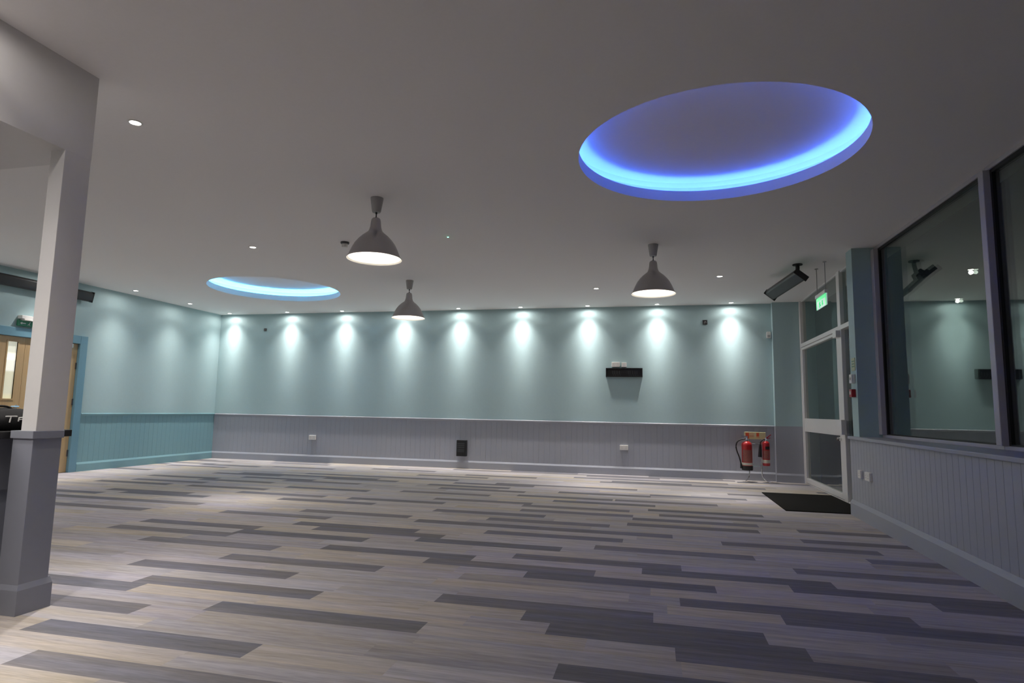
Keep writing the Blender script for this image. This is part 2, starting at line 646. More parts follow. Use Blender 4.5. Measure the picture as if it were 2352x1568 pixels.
ll = obj('door_leaf', bm, M_WOOD, d1, label='left oak leaf with a slim vision panel')
obj('vision_panel', B(XL - .045, XL - .03, VY0, VY1, VZ0, VZ1), M_VISION, ll)
bm = bmesh.new()
for a in ((VY0 - .018, VY0, VZ0 - .018, VZ1 + .018), (VY1, VY1 + .018, VZ0 - .018, VZ1 + .018), (VY0, VY1, VZ0 - .018, VZ0), (VY0, VY1, VZ1, VZ1 + .018)):
    box(bm, XL - .06, XL - .008, *a)
obj('glazing_bead', bm, M_WOOD, ll)
bm = bmesh.new()
tube(bm, [(XL - .014, 6.985, 1.02), (XL + .045, 6.985, 1.02)], .010)
tube(bm, [(XL + .042, 6.99, 1.02), (XL + .042, 6.87, 1.02)], .009)
lathe(bm, [(.025, -.014), (.025, -.006)], 20, (XL, 6.985, 1.02), 'x', True)
obj('lever_handle', bm, M_CHROME, ll)
bm = bmesh.new()
box(bm, XL - .014, XL + .045, 7.5, 7.74, 1.95, 2.01)
tube(bm, [(XL + .03, 7.62, 2.0), (XL + .16, 7.45, 2.005), (XL + .02, 7.30, 2.035)], .009, 8)
obj('door_closer', bm, M_ALU, lf)
for z in (0.25, 1.05, 1.62):
    obj('hinge', B(XL - .02, XL - .004, DY1 - .05, DY1 - .028, z, z + .1), M_DKGREY, lf)

# rest of the shell behind and beside the camera
struct(obj('wall_front', B(XL - .1, XG + .2, YF - .1, YF, 0, H), M_TEAL), 'teal wall behind the camera')

# ---- right side: boxed-out grey dado, window wall, pier, glazed door
YB1, YB0, SILL = 7.70, YF, 0.872
pts = [(dado_x(u) - d, u) for u, d in bead_points(YB0, YB1, 0.1, -0.005)]
pts = [(dado_x(u) + abs(d), u) for u, d in bead_points(YB0, YB1)]
bm = bead_sheet(pts)(0.0, SILL - .03)
quad(bm, (dado_x(YB1), YB1, 0), (XG + .05, YB1, 0), (XG + .05, YB1, SILL - .03), (dado_x(YB1), YB1, SILL - .03))
struct(obj('wall_right', bm, M_GREY), 'grey beadboard dado boxed out below the windows')
bm = bmesh.new()
o_ = 0.022
v = [bm.verts.new(p) for p in ((dado_x(YB1) - o_, YB1 + .01, SILL - .032), (XG + .1, YB1 + .01, SILL - .032), (XG + .3, YB0, SILL - .032), (dado_x(YB0) - o_, YB0, SILL - .032),
                               (dado_x(YB1) - o_, YB1 + .01, SILL), (XG + .1, YB1 + .01, SILL), (XG + .3, YB0, SILL), (dado_x(YB0) - o_, YB0, SILL))]
for f in ((0, 1, 2, 3), (4, 7, 6, 5), (0, 4, 5, 1), (1, 5, 6, 2), (2, 6, 7, 3), (3, 7, 4, 0)):
    bm.faces.new([v[i] for i in f])
struct(obj('trim_8', bm, M_GREY, bevel=.006), 'grey window sill board above the right dado')
bm = bmesh.new()
rows = []
for y in (YB1 + .0, YB0):
    rows.append([bm.verts.new((dado_x(y) - o, y, z)) for o, z in [(0, 0), (0.022, 0), (0.022, 0.135), (0.004, 0.172), (0, 0.172)]])
for i in range(5):
    bm.faces.new((rows[0][i], rows[0][(i + 1) % 5], rows[1][(i + 1) % 5], rows[1][i]))
bm.faces.new(rows[0])
struct(obj('baseboard_right', bm, M_GREY), 'grey skirting below the windows')
# pier between door and windows
struct(obj('trim_9', B(2.19, XG + .12, 7.49, 7.70, SILL, H), M_TEAL), 'teal pier between the glazed door and the windows')

# windows: panes of double glazing between mullions
edges = [7.49, 5.17, 3.05, 0.80, -1.45, -3.70]


def window(i, ya, yb):
    w = thing('window_%d' % i, ['window beside the teal pier reflecting the back wall', 'second window from the pier, cut by the photo edge',
                                'window further along the right wall'][min(i - 1, 2)], 'window', (0, 0, 0), kind='structure')
    bm = bmesh.new()
    far = 0.0 if i > 1 else 0.085
    mull = 0.036
    # frame: head, bottom rail, mullion on the near side (shared), jamb at the pier
    box(bm, XG - .025, XG + .06, yb, ya, H - .035, H)
    box(bm, XG - .025, XG + .06, yb, ya, SILL, SILL + .030)
    box(bm, XG - .06, XG + .06, yb - mull, yb + mull, SILL + .030, H - .035)
    if i == 1:
        box(bm, XG - .06, XG + .06, ya - far, ya, SILL + .030, H - .035)
    obj('window_frame', bm, M_FRAME, w, bevel=.004)
    a, b = ya - (far if i == 1 else mull), yb + mull
    z0, z1 = SILL + .03, H - .035
    bm = bmesh.new()
    g = .028
    box(bm, XG - .012, XG + .045, a - g, a, z0, z1)
    box(bm, XG - .012, XG + .045, b, b + g, z0, z1)
    box(bm, XG - .012, XG + .045, b + g, a - g, z0, z0 + .012)
    box(bm, XG - .012, XG + .045, b + g, a - g, z1 - g, z1)
    obj('gasket', bm, M_GASKET, w)
    for off in (0.0, 0.030):
        obj('glass_pane', B(XG + off, XG + off + .006, b + .02, a - .02, z0 + .006, z1 - .01), M_GLASS, w)
    return w


SKEW = 0.018                     # the window line runs slightly out of square with the room
for i in range(len(edges) - 1):
    w = window(i + 1, edges[i], edges[i + 1])
    piv = Vector((XG, 7.49, 0))
    w.rotation_euler.z = SKEW
    w.location = piv - Matrix.Rotation(SKEW, 3, 'Z') @ piv
struct(obj('trim_10', B(XG - .02, XG + .1, YF, -3.75, SILL, H), M_TEAL), 'teal wall end past the last window')

# glazed door set
d2 = thing('door_2', 'white framed glazed door beside the black mat', 'door', (0, 0, 0), kind='structure')
YJ, YS, YE = 10.955, 8.70, 7.72
bm = bmesh.new()
box(bm, XD - .04, XD + .05, YJ - .075, YJ, 0, H)
box(bm, XD - .04, XD + .05, YS - .06, YS + .07, 0, H)
box(bm, XD - .04, XD + .05, YE, YE + .06, 0, H)
box(bm, XD - .045, XD + .05, YE + .06, YJ - .075, 2.215, 2.275)
box(bm, XD - .02, XD + .05, YE + .06, YJ - .075, H - .02, H)
box(bm, XD - .03, XD + .05, YE + .06, YJ - .075, 0, .02)
obj('door_frame', bm, M_DOORWHITE, d2, bevel=.004)
bm = bmesh.new()
la, lb = YS + .073, YJ - .078
box(bm, XD - .035, XD + .03, lb - .05, lb, .024, 2.21)
box(bm, XD - .035, XD + .03, la, la + .11, .024, 2.21)
box(bm, XD - .035, XD + .03, la + .11, lb - .05, .84, 1.05)
box(bm, XD - .035, XD + .03, la + .11, lb - .05, .024, .095)
box(bm, XD - .035, XD + .03, la + .11, lb - .05, 2.17, 2.21)
leaf = obj('door_leaf', bm, M_DOORWHITE, d2, bevel=.004)
for (a, b, z0, z1) in ((la + .10, lb - .045, .09, .845), (la + .10, lb - .045, 1.045, 2.175)):
    obj('glass_pane', B(XD, XD + .006, a, b, z0, z1), M_GLASS, leaf)
bm = bmesh.new()
lathe(bm, [(.020, 0), (.026, -.012), (.026, -.040), (.018, -.052)], 24, (XD - .035, la + .06, .80), 'x', True)
obj('glint_knob', bm, M_CHROME, leaf, smooth=True)  # added chrome knob standing in for a bright reflection in the glass
bm = bmesh.new()
box(bm, XD - .10, XD - .036, YS - .13, YS - .02, .86, 1.05)
obj('lock_box', bm, M_DOORWHITE, d2, bevel=.006)
bm = bmesh.new()
box(bm, XD - .10, XD - .036, YS - .05, YS + .10, 2.12, 2.21)
obj('closer_box', bm, M_DOORWHITE, d2, bevel=.006)
for (a, b, z0, z1) in ((YS + .06, YJ - .07, 2.27, H - .015), (YE + .055, YS - .055, 2.27, H - .015), (YE + .055, YS - .055, .015, 2.22)):
    obj('glass_pane', B(XD + .006, XD + .012, a, b, z0, z1), M_GLASS, d2)

# ---- bar bulkhead and slim post at its corner, bar counter
CXR, CY0, CY1 = -3.194, 2.595, 2.768
struct(obj('trim_11', B(XL, CXR, YF, CY1 - .008, 2.492, H), M_WHITE), 'white bulkhead over the bar')
colm = thing('column', 'slim white post with a grey boxed base at the bulkhead corner', 'column', (0, 0, 0), kind='structure')
obj('shaft', B(CXR - .100, CXR - .0005, CY0 + .004, CY1 - .0085, 0.9, 2.493), M_WHITE, colm, bevel=.002)
obj('base_casing', B(CXR - .138, CXR - .002, CY0 - .004, CY1 - .016, 0, 0.90), M_COLGREY, colm, bevel=.002)
obj('cap', B(CXR - .146, CXR + .006, CY0 - .014, CY1 - .010, 0.897, 0.937), M_COLGREY, colm, bevel=.002)
bm = bmesh.new()
x0, x1, y0, y1 = CXR - .150, CXR + .007, CY0 - .012, CY1 + .004
a = [(x0, y0), (x1, y0), (x1, y1), (x0, y1)]
ins = .010
b_ = [(x0 + ins, y0 + ins), (x1 - ins, y0 + ins), (x1 - ins, y1 - ins), (x0 + ins, y1 - ins)]
L0 = [bm.verts.new((x, y, 0)) for x, y in a]
L1 = [bm.verts.new((x, y, .125)) for x, y in a]
L2 = [bm.verts.new((x, y, .158)) for x, y in b_]
for P_, Q_ in ((L0, L1), (L1, L2)):
    for i in range(4):
        bm.faces.new((P_[i], P_[(i + 1) % 4], Q_[(i + 1) % 4], Q_[i]))
bm.faces.new(L2)
obj('baseboard', bm, M_COLGREY, colm)

bar = thing('bar_counter', 'dark bar counter with a black top running behind the white post', 'counter', (-3.7, 0.5, 0))
obj('countertop', B(-.35, .345, -3.0, 2.45, .893, .932), M_BLACK, bar, bevel=.004)
obj('body', B(-.33, .270, -2.98, 2.20, .0, .893), M_BARNAVY, bar)
obj('front_panel', B(.270, .285, -2.9, 2.19, .62, .892), M_BARNAVY, bar)
obj('kickboard', B(.270, .280, -2.9, 2.19, .0, .1), M_BLACK, bar)

# black bag on the counter
bagt = thing('bag', 'black fabric bag with white lettering lying on the bar counter', 'bag', (-3.56, 2.66, .932))
bm = bmesh.new()
bmesh.ops.create_icosphere(bm, subdivisions=4, radius=1)
for v in bm.verts:
    x, y, z = v.co
    sx = math.copysign(abs(x) ** .6, x)
    sy = math.copysign(abs(y) ** .6, y)
    zz = max(z, -.75)
    lump = 1 + .06 * math.sin(5 * y + 2 * x) + .04 * math.sin(9 * x + 3)
    v.co = (sx * .15, sy * .19, (zz + .75) / 1.75 * .118 * lump)
obj('body', bm, M_FABRIC, bagt, smooth=True)
bm = bmesh.new()
# white stitched lettering on the room side of the bag: T and three smaller strokes


def stroke(pts, r=.0035):
    tube(bm, [(.1515, u, z) for u, z in pts], r, 6)


stroke([(-.06, .078), (.0, .078)])
stroke([(-.032, .078), (-.037, .045)])
stroke([(.010, .050), (.012, .070), (.034, .072)])
stroke([(.012, .060), (.028, .061)])
stroke([(.042, .072), (.044, .053), (.060, .053), (.064, .073)])
stroke([(.072, .072), (.092, .074), (.074, .054), (.094, .055)])
stroke([(.102, .056), (.110, .074), (.120, .058)])
obj('lettering', bm, M_PLWHITE, bagt, label='white lettering')
bm = bmesh.new()
tube(bm, spline([(0.02, -.10, .100), (.03, -.05, .128), (.03, .03, .130), (.02, .09, .104)]), .006, 8)
obj('handle', bm, M_FABRIC, bagt)


# ================================================================= LIGHTS AND THINGS
def downlight(x, y, label):
    t = thing('downlight', label, 'ceiling light', (x, y, H), 'recessed ceiling downlights')
    bm = bmesh.new()
    lathe(bm, [(.033, -.002), (.036, -.006), (.044, -.006), (.047, 0.0)], 32)
    obj('bezel', bm, M_PLWHITE, t, smooth=True)
    bm = bmesh.new()
    lathe(bm, [(.0005, -.0035), (.034, -.0035)], 32)
    obj('lens', bm, M_LENS, t)
    lights(t)
    return t


# angle from straight down (degrees) -> relative intensity of the lamp's beam
BEAM = ((0, .68), (6, .61), (9, .51), (13.5, .34), (20, .19), (28, .105), (35, .055), (43, .018), (52, .009), (62, .012), (78, .008), (88, 0.0))


def beam_light():
    ld = bpy.data.lights.new('beam', 'POINT')
    ld.energy = DOWN_W
    ld.color = WARM
    ld.shadow_soft_size = .025
    ld.use_nodes = True
    nt = ld.node_tree
    em = nt.nodes['Emission']
    tc = nt.nodes.new('ShaderNodeTexCoord')
    sp = nt.nodes.new('ShaderNodeSeparateXYZ')
    ng = nt.nodes.new('ShaderNodeMath')
    ng.operation = 'MULTIPLY'
    ng.inputs[1].default_value = BEAM_SIGN
    ac = nt.nodes.new('ShaderNodeMath')
    ac.operation = 'ARCCOSINE'
    dv = nt.nodes.new('ShaderNodeMath')
    dv.operation = 'DIVIDE'
    dv.inputs[1].default_value = math.pi / 2
    cr = nt.nodes.new('ShaderNodeValToRGB')
    e = cr.color_ramp.elements
    e[0].position, e[0].color = 0.0, (BEAM[0][1],) * 3 + (1,)
    e[1].position, e[1].color = 1.0, (0, 0, 0, 1)
    for d, i in BEAM[1:-1]:
        k = e.new(d / 90)
        k.color = (i, i, i, 1)
    nt.links.new(tc.outputs['Normal'], sp.inputs[0])
    nt.links.new(sp.outputs['Z'], ng.inputs[0])
    nt.links.new(ng.outputs[0], ac.inputs[0])
    nt.links.new(ac.outputs[0], dv.inputs[0])
    nt.links.new(dv.outputs[0], cr.inputs['Fac'])
    nt.links.new(cr.outputs['Color'], em.inputs['Strength'])
    return ld


BEAM_SIGN = -1.0
BEAM_LIGHT = beam_light()


def lights(t):
    lo = bpy.data.objects.new('beam', BEAM_LIGHT)
    COL.objects.link(lo)
    lo.parent = t
    lo.location = (0, 0, -.04)


YW = D - .19
ordinal = ['leftmost', 'second from left', 'third from left', 'fourth from left', 'fifth from left', 'sixth from left', 'seventh from left',
           'eighth from left', 'rightmost']
DL = []
for x, o in zip((-8.64, -7.29, -6.06, -4.79, -3.63, -2.42, -1.18, 0.045, 1.28), ordinal):
    DL.append((x, YW, 'round white downlight washing the back wall, %s of the row' % o))
DL += [(-8.60, 9.73, 'round white downlight along the left wall, nearest the far corner'),
       (-8.58, 8.46, 'round white downlight along the left wall, second from the far corner'),
       (-8.58, 7.19, 'round white downlight along the left wall, hidden behind the white post'),
       (-8.58, 5.92, 'round white downlight above the oak doors'),
       (-8.58, 4.65, 'round white downlight along the left wall, left of the oak doors'),
       (-6.7, 4.2, 'added round white downlight, out of view left of the bulkhead end'),  # unseen downlight put in to brighten the ceiling on the left
       (-3.445, 3.27, 'round white downlight close beside the white post and bulkhead'),
       (-4.73, 6.29, 'round white downlight in open ceiling between the post and the cyan recess'),
       (-0.88, 9.36, 'round white downlight left of the pendant nearest the windows'),
       (0.886, 8.75, 'round white downlight right of the pendant nearest the windows')]
first = None
for x, y, lab in DL:
    if first is None:
        first = downlight(x, y, lab)
    else:
        c = copy_tree(first)
        c.location = (x, y, H)
        c['label'] = lab
# fittings of the bar side behind the camera
for i, (x, y, z) in enumerate(((-2.5, 0.4, H), (-2.5, -1.6, H), (-2.9, 1.9, H))):
    c = copy_tree(first)
    c.location = (x, y, z)
    c['label'] = ['round white downlight on the open ceiling left of the camera', 'round white downlight behind the camera near the bar',
                  'round white downlight beside the bar next to the white post'][i]


def pendant(x, y, label):
    t = thing('pendant_lamp', label, 'pendant lamp', (x, y, H), 'brushed metal dome pendants')
    bm = bmesh.new()
    lathe(bm, [(.0005, 0), (.058, 0), (.058, -.008), (.041, -.122), (.036, -.135), (.0005, -.135)], 40)
    obj('ceiling_canopy', bm, M_CANOPY, t, smooth=True)
    bm = bmesh.new()
    tube(bm, [(0, 0, -.13), (0, 0, -.19)], .005, 10)
    lathe(bm, [(.010, -.128), (.008, -.150)], 12, close=True)
    lathe(bm, [(.008, -.178), (.011, -.192)], 12, close=True)
    obj('cord', bm, M_BLACK, t)
    z0 = -.188
    outer = [(.0005, 0), (.030, -.002), (.040, -.012), (.044, -.030), (.050, -.085), (.056, -.108), (.066, -.130), (.090, -.150), (.118, -.172),
             (.150, -.205), (.180, -.245), (.203, -.290), (.226, -.345), (.236, -.366), (.239, -.368), (.2445, -.376), (.246, -.382)]
    bm = bmesh.new()
    lathe(bm, [(r, z + z0) for r, z in outer], 72)
    obj('lamp_shade', bm, M_ALU, t, smooth=True)
    inner = [(max(r - .0045, .0005), z + z0 - .004) for r, z in outer[:-2]] + [(.2415, -.3785 + z0), (.2458, -.3825 + z0)]
    bm = bmesh.new()
    lathe(bm, inner, 72)
    obj('shade_lining', bm, M_INNER, t, smooth=True)
    bm = bmesh.new()
    lathe(bm, [(.0005, -.305), (.020, -.301), (.036, -.287), (.042, -.265), (.036, -.240), (.020, -.215), (.014, -.200), (.014, -.150)], 24, (0, 0, z0 + .060))
    obj('bulb', bm, M_BULB, t, smooth=True)
    return t


p0 = pendant(-2.467, 4.966, 'largest looking pendant, nearest the white post')
for x, y, lab in ((-3.573, 8.385, 'smallest looking pendant, furthest away near the back wall'), (-0.011, 6.97, 'pendant on the right, in front of the wall bracket and below the violet recess')):
    c = copy_tree(p0)
    c.location = (x, y, H)
    c['label'] = lab
# pendants over the bar side, behind the camera
for x, y, lab in ((-2.75, 1.25, 'pendant beside the bar, nearest the white post'), (-2.75, -0.6, 'pendant beside the bar, behind the camera')):
    c = copy_tree(p0)
    c.location = (x, y, H)
    c['label'] = lab

# flat LED batten under the bulkhead, over the bar
M_DIFF = mat('batten_diffuser', (0.9, 0.9, 0.88), 0.4, emit=((1.0, 0.955, 0.925), BATTEN_E))
t = thing('batten_light', 'white batten light under the bulkhead over the bar', 'ceiling light', (-4.15, 1.0, 2.492))
obj('housing', B(-.76, .76, -.07, .07, -.05, 0), M_PLWHITE, t, bevel=.006)
obj('diffuser', B(-.75, .75, -.06, .06, -.056, -.05), M_DIFF, t)

# ---- small ceiling fittings
t = thing('smoke_detector', 'small white smoke detector on the ceiling left of the nearest pendant', 'smoke detector', (-3.50, 6.28, H))
bm = bmesh.new()
lathe(bm, [(.0005, 0), (.050, 0), (.050, -.014), (.046, -.020), (.034, -.022)], 32)
obj('base', bm, M_DKGREY, t, smooth=True)
bm = bmesh.new()
lathe(bm, [(.034, -.020), (.036, -.045), (.030, -.062), (.0005, -.066)], 32)
obj('sensor_head', bm, M_PLWHITE, t, smooth=True)
t = thing('indicator_light', 'tiny green indicator light on the ceiling between two pendants', 'indicator', (-2.23, 6.258, H))
bm = bmesh.new()
lathe(bm, [(.0005, -.001), (.016, -.001), (.016, -.004), (.009, -.006)], 24)
obj('bezel', bm, M_CEIL, t, smooth=True)
bm = bmesh.new()
lathe(bm, [(.009, -.004), (.007, -.010), (.0005, -.012)], 16)
obj('led', bm, M_LEDG, t, smooth=True)


# ---- long black bar units
def bar_unit(name, label, loc, length, w, skin):
    """body built along local y, face down / outwards."""
    t = thing(name, label, 'bar heater', loc)
    th = .055
    bm = bmesh.new()
    prism(bm, [(-w / 2, 0), (-w / 2 + .012, -th + .012), (-w / 2 + .03, -th), (w / 2 - .03, -th), (w / 2 - .012, -th + .012), (w / 2, 0), (w / 2 - .02, .012), (-w / 2 + .02, .012)],
          -length / 2, length / 2, 'xz')
    obj('housing', bm, skin, t, bevel=.004)
    for s in (-1, 1):
        bm = bmesh.new()
        prism(bm, [(-w / 2 - .003, .014), (-w / 2 - .003, -th - .003), (w / 2 + .003, -th - .003), (w / 2 + .003, .014)], s * length / 2 - .008, s * length / 2 + .008, 'xz')
        obj('end_cap', bm, M_BLACK, t, bevel=.004)
    return t


# ceiling hung unit near the glazed door
hu = bar_unit('bar_heater', 'long charcoal bar heater hung from the ceiling near the glazed door', (1.675, 8.44, 2.795), 1.08, .175, M_CHAR)
hu.rotation_euler = (math.radians(-3.0), math.radians(38), math.radians(7.1))
bpy.context.view_layer.update()
inv = (Matrix.Translation(hu.location) @ hu.rotation_euler.to_matrix().to_4x4()).inverted()
fw = Matrix.Translation(hu.location) @ hu.rotation_euler.to_matrix().to_4x4()
bm = bmesh.new()
prism(bm, [(-.07, .012), (-.05, .07), (.05, .07), (.07, .012)], -.30, -.21, 'xz')
top = fw @ Vector((0, -.255, .06))
tube(bm, [(0, -.255, .03), inv @ top, inv @ Vector((top.x + .02, top.y, H - .06)), inv @ Vector((top.x + .02, top.y, H))], .024, 12)
obj('bracket', bm, M_BLACK, hu)
bm = bmesh.new()
tube(bm, [inv @ Vector((top.x + .02, top.y, H - .012)), inv @ Vector((top.x + .02, top.y, H))], .06, 24)
obj('ceiling_plate', bm, M_BLACK, hu)
# wall unit over the oak doors
lu = bar_unit('bar_heater', 'long black bar heater on the left wall above the oak doors', (XL + .085, 7.16, 2.795), 1.52, .165, M_BLACK)
lu.rotation_euler = (0, math.radians(-78), 0)
for s in (-.5, .5):
    obj('bracket', B(-.02, .02, s - .03, s + .03, .01, .09), M_BLACK, lu)

# ---- exit signs
t = thing('exit_sign', 'lit green exit sign hung on two rods by the glazed door', 'exit sign', (2.06, 8.29, 0))
EZ0, EZ1, EW = 2.455, 2.60, .235
obj('housing', B(-.022, .022, -EW, EW, EZ1, EZ1 + .045), M_PLWHITE, t, bevel=.004)
obj('panel', B(-.006, .006, -EW, EW, EZ0, EZ1), M_PALELIT, t)
bm = bmesh.new()
box(bm, -.0085, -.0062, -EW + .004, EW - .004, EZ1 - .045, EZ1 - .002)
box(bm, -.0085, -.0062, -EW + .004, -EW + .05, EZ0 + .004, EZ1 - .045)
box(bm, -.0085, -.0062, EW - .02, EW - .004, EZ0 + .004, EZ1 - .045)
# running figure: head, body, legs, arms
lathe(bm, [(.011, -.0085), (.011, -.0062)], 16, (0, .075, EZ0 + .088), 'x', True)
for seg in (((.068, .078), (.055, .050)), ((.055, .050), (.078, .030)), ((.078, .030), (.070, .010)), ((.055, .050), (.035, .030)), ((.035, .030), (.018, .034)),
            ((.066, .072), (.088, .058)), ((.064, .074), (.040, .070))):
    tube(bm, [(-.0074, seg[0][0], EZ0 + seg[0][1]), (-.0074, seg[1][0], EZ0 + seg[1][1])], .006, 6)
# arrow pointing down
tube(bm, [(-.0074, -.06, EZ0 + .085), (-.0074, -.06, EZ0 + .03)], .008, 6)
prism(bm, [(-.095, EZ0 + .042), (-.025, EZ0 + .042), (-.06, EZ0 + .012)], -.0085, -.0062, 'yz')
obj('pictogram', bm, M_GREENLIT, t)
for s in (-.2, .2):
    bm = bmesh.new()
    tube(bm, [(0, s, EZ1 + .04), (0, s, H)], .005, 8)
    lathe(bm, [(.022, H - .008), (.022, H)], 16, (0, s, 0), close=True)
    obj('suspension_rod', bm, M_CANOPY, t)

t = thing('exit_sign', 'green exit sign with a white lamp top above the oak doors', 'exit sign', (XL, 6.985, 0))
obj('lamp_housing', B(.002, .085, -.12, .13, 2.285, 2.335), M_PLWHITE, t, bevel=.006)
obj('diffuser', B(.012, .10, -.09, .13, 2.262, 2.284), M_PLWHITE, t, bevel=.004)
obj('panel', B(.02, .045, -.14, .13, 2.18, 2.265), M_GREEN, t)
bm = bmesh.new()
tube(bm, [(.0465, -.08, 2.222), (.0465, -.03, 2.222)], .006, 6)
prism(bm, [(-.08, 2.24), (-.08, 2.204), (-.11, 2.222)], .045, .048, 'yz')
tube(bm, [(.0465, .03, 2.235), (.0465, .02, 2.215)], .005, 6)
tube(bm, [(.0465, .02, 2.215), (.0465, .035, 2.20)], .004, 6)
tube(bm, [(.0465, .02, 2.215), (.0465, .0, 2.203)], .004, 6)
lathe(bm, [(.006, .045), (.006, .048)], 12, (0, .034, 2.246), 'x', True)
obj('pictogram', bm, M_PLWHITE, t)


# ---- wall fittings
def faceplate(name, label, cat, w, h, axis, loc, gangs, group=None, tint=M_PLWHITE):
    t = thing(name, label, cat, loc, group)
    if axis == 'back':
        obj('faceplate', B(-w / 2, w / 2, -.035, 0, -h / 2, h / 2), tint, t, bevel=.005)
        for g in range(gangs):
            cx = (g - (gangs - 1) / 2) * w / gangs
            bm = bmesh.new()
            for px, pz, a, b in ((0, .010, .004, .009), (-.011, -.014, .008, .004), (.011, -.014, .008, .004)):
                box(bm, cx + px - a / 2, cx + px + a / 2, -.0358, -.034, pz - b / 2, pz + b / 2)
            obj('pin_slots', bm, M_DKGREY, t)
    else:
        obj('faceplate', B(-.03, 0, -w / 2, w / 2, -h / 2, h / 2), tint, t, bevel=.005)
        for g in range(gangs):
            cx = (g - (gangs - 1) / 2) * w / gangs
            bm = bmesh.new()
            for px, pz, a, b in ((0, .010, .004, .009), (-.011, -.014, .008, .004), (.011, -.014, .008, .004)):
                box(bm, -.0308, -.029, cx + px - a / 2, cx + px + a / 2, pz - b / 2, pz + b / 2)
            obj('pin_slots', bm, M_DKGREY, t)
    return t


faceplate('wall_socket', 'white double socket on the grey dado nearest the left corner', 'socket', .145, .088, 'back', (-6.66, FB, .485), 2)
faceplate('wall_socket', 'white double socket on the grey dado below the black wall bracket', 'socket', .145, .085, 'back', (-.545, FB, .477), 2)
faceplate('wall_socket', 'white double socket on the teal wall above the black bracket', 'socket', .145, .088, 'back', (-.688, D, 1.945), 2)
faceplate('data_outlet', 'small white outlet beside the double socket above the black bracket', 'outlet', .088, .082, 'back', (-.54, D, 1.940), 1)
y_ = 7.30
faceplate('wall_socket', 'small white wall plate on the right dado nearest the glazed door', 'socket', .088, .085, 'right', (dado_x(y_), y_, .483), 1)
y_ = 7.03
faceplate('wall_socket', 'white double socket on the right dado beside the smaller plate', 'socket', .146, .088, 'right', (dado_x(y_), y_, .483), 2)

t = thing('television_bracket', 'long black television bracket fixed to the teal back wall', 'bracket', (-.54, D, 1.803))
bm = bmesh.new()
W_, HH = .3225, .08
box(bm, -W_, W_, -.012, 0, -HH, HH)
box(bm, -W_, W_, -.05, -.012, HH - .014, HH)
box(bm, -W_, W_, -.05, -.012, -HH, -HH + .014)
box(bm, -W_, -W_ + .01, -.05, -.012, -HH + .014, HH - .014)
box(bm, W_ - .01, W_, -.05, -.012, -HH + .014, HH - .014)
obj('wall_plate', bm, M_BLACK, t)
bm = bmesh.new()
for cx in (-.20, -.165, -.125, -.085, .075, .105, .15, .19, .225):
    box(bm, cx - .006, cx + .006, -.0135, -.0125, -.03, .035)
    lathe(bm, [(.008, -.0135), (.008, -.0125)], 12, (cx + .015, 0, -.045), 'y', True)
obj('fixing_slots', bm, M_DKGREY, t)

t = thing('wall_vent', 'small black grilled box low on the grey back dado', 'vent', (-3.53, FB, .376))
obj('housing', B(-.093, .093, -.085, 0, -.147, .147), M_BLACK, t, bevel=.004)
bm = bmesh.new()
for r_ in range(3):
    for c_ in range(5):
        x, z = -.062 + c_ * .028, .015 + r_ * .035
        box(bm, x - .009, x + .009, -.0875, -.085, z - .011, z + .011)
for r_ in range(3):
    box(bm, -.07, .06, -.0875, -.085, -.025 - r_ * .022, -.015 - r_ * .022)
obj('grille', bm, M_DKGREY, t)


def junction(label, x, z, s):
    t = thing('cable_outlet', label, 'cable outlet', (x, D, z))
    bm = bmesh.new()
    for a in ((-s, s, -s, -s + .006), (-s, s, s - .006, s)):
        box(bm, a[0], a[1], -.012, 0, a[2], a[3])
    box(bm, -s, -s + .006, -.012, 0, -s + .006, s - .006)
    box(bm, s - .006, s, -.012, 0, -s + .006, s - .006)
    box(bm, -s + .006, s - .006, -.003, 0, -s + .006, s - .006)
    obj('back_box', bm, M_DKGREY, t)
    bm = bmesh.new()
    tube(bm, spline([(-s * .3, -.004, -s * .6), (-.01, -.018, 0), (s * .3, -.012, s * .3), (s * .4, -.004, -s * .4)]), .004, 6)
    obj('cable', bm, M_CANOPY, t)


junction('open black cable box high on the back wall towards the right', .859, 2.692, .040)
junction('tiny dark cable outlet high on the back wall towards the left corner', -7.90, 2.668, .028)

t = thing('motion_sensor', 'white motion sensor on the back wall beside the corner pier', 'sensor', (1.895, D, 2.455))
bm = bmesh.new()
prism(bm, [(-.032, -.055), (.032, -.055), (.036, .02), (.030, .055), (-.030, .055), (-.036, .02)], -.045, 0, 'xz')
obj('housing', bm, M_PLWHITE, t, bevel=.006)
obj('lens', B(-.022, .022, -.048, -.044, -.04, -.005), M_CANOPY, t)

# pier fittings (on the face towards the room)
PXF = 2.19
t = thing('call_point', 'red fire call point on the teal pier beside the glazed door', 'call point', (PXF, 7.59, 1.355))
obj('housing', B(-.045, 0, -.044, .044, -.044, .044), M_REDP, t, bevel=.005)
obj('window', B(-.0475, -.045, -.022, .022, -.016, .022), M_LABEL, t)
t = thing('door_release', 'white door release button box above the red call point', 'switch', (PXF, 7.59, 1.517))
obj('housing', B(-.04, 0, -.043, .043, -.05, .05), M_PLWHITE, t, bevel=.005)
obj('button', B(-.046, -.04, -.015, .015, -.015, .015), M_CANOPY, t, bevel=.002)
t = thing('notice', 'pale green notice on the teal pier above the white release box', 'sign', (PXF, 7.585, 1.68))
obj('plate', B(-.006, 0, -.06, .06, -.072, .072), M_SIGNPALE, t)
bm = bmesh.new()
for i, wd in enumerate((.045, .038, .045)):
    box(bm, -.0072, -.0062, -wd, wd, .03 - i * .03, .04 - i * .03)
obj('print', bm, M_GREEN, t)

# ---- black entrance mat
t = tag(obj('door_mat', B(1.452, 2.355, 7.72, 9.36, 0.0005, .012), M_MAT, bevel=.004), 'black rectangular mat on the carpet by the glazed door', 'mat')

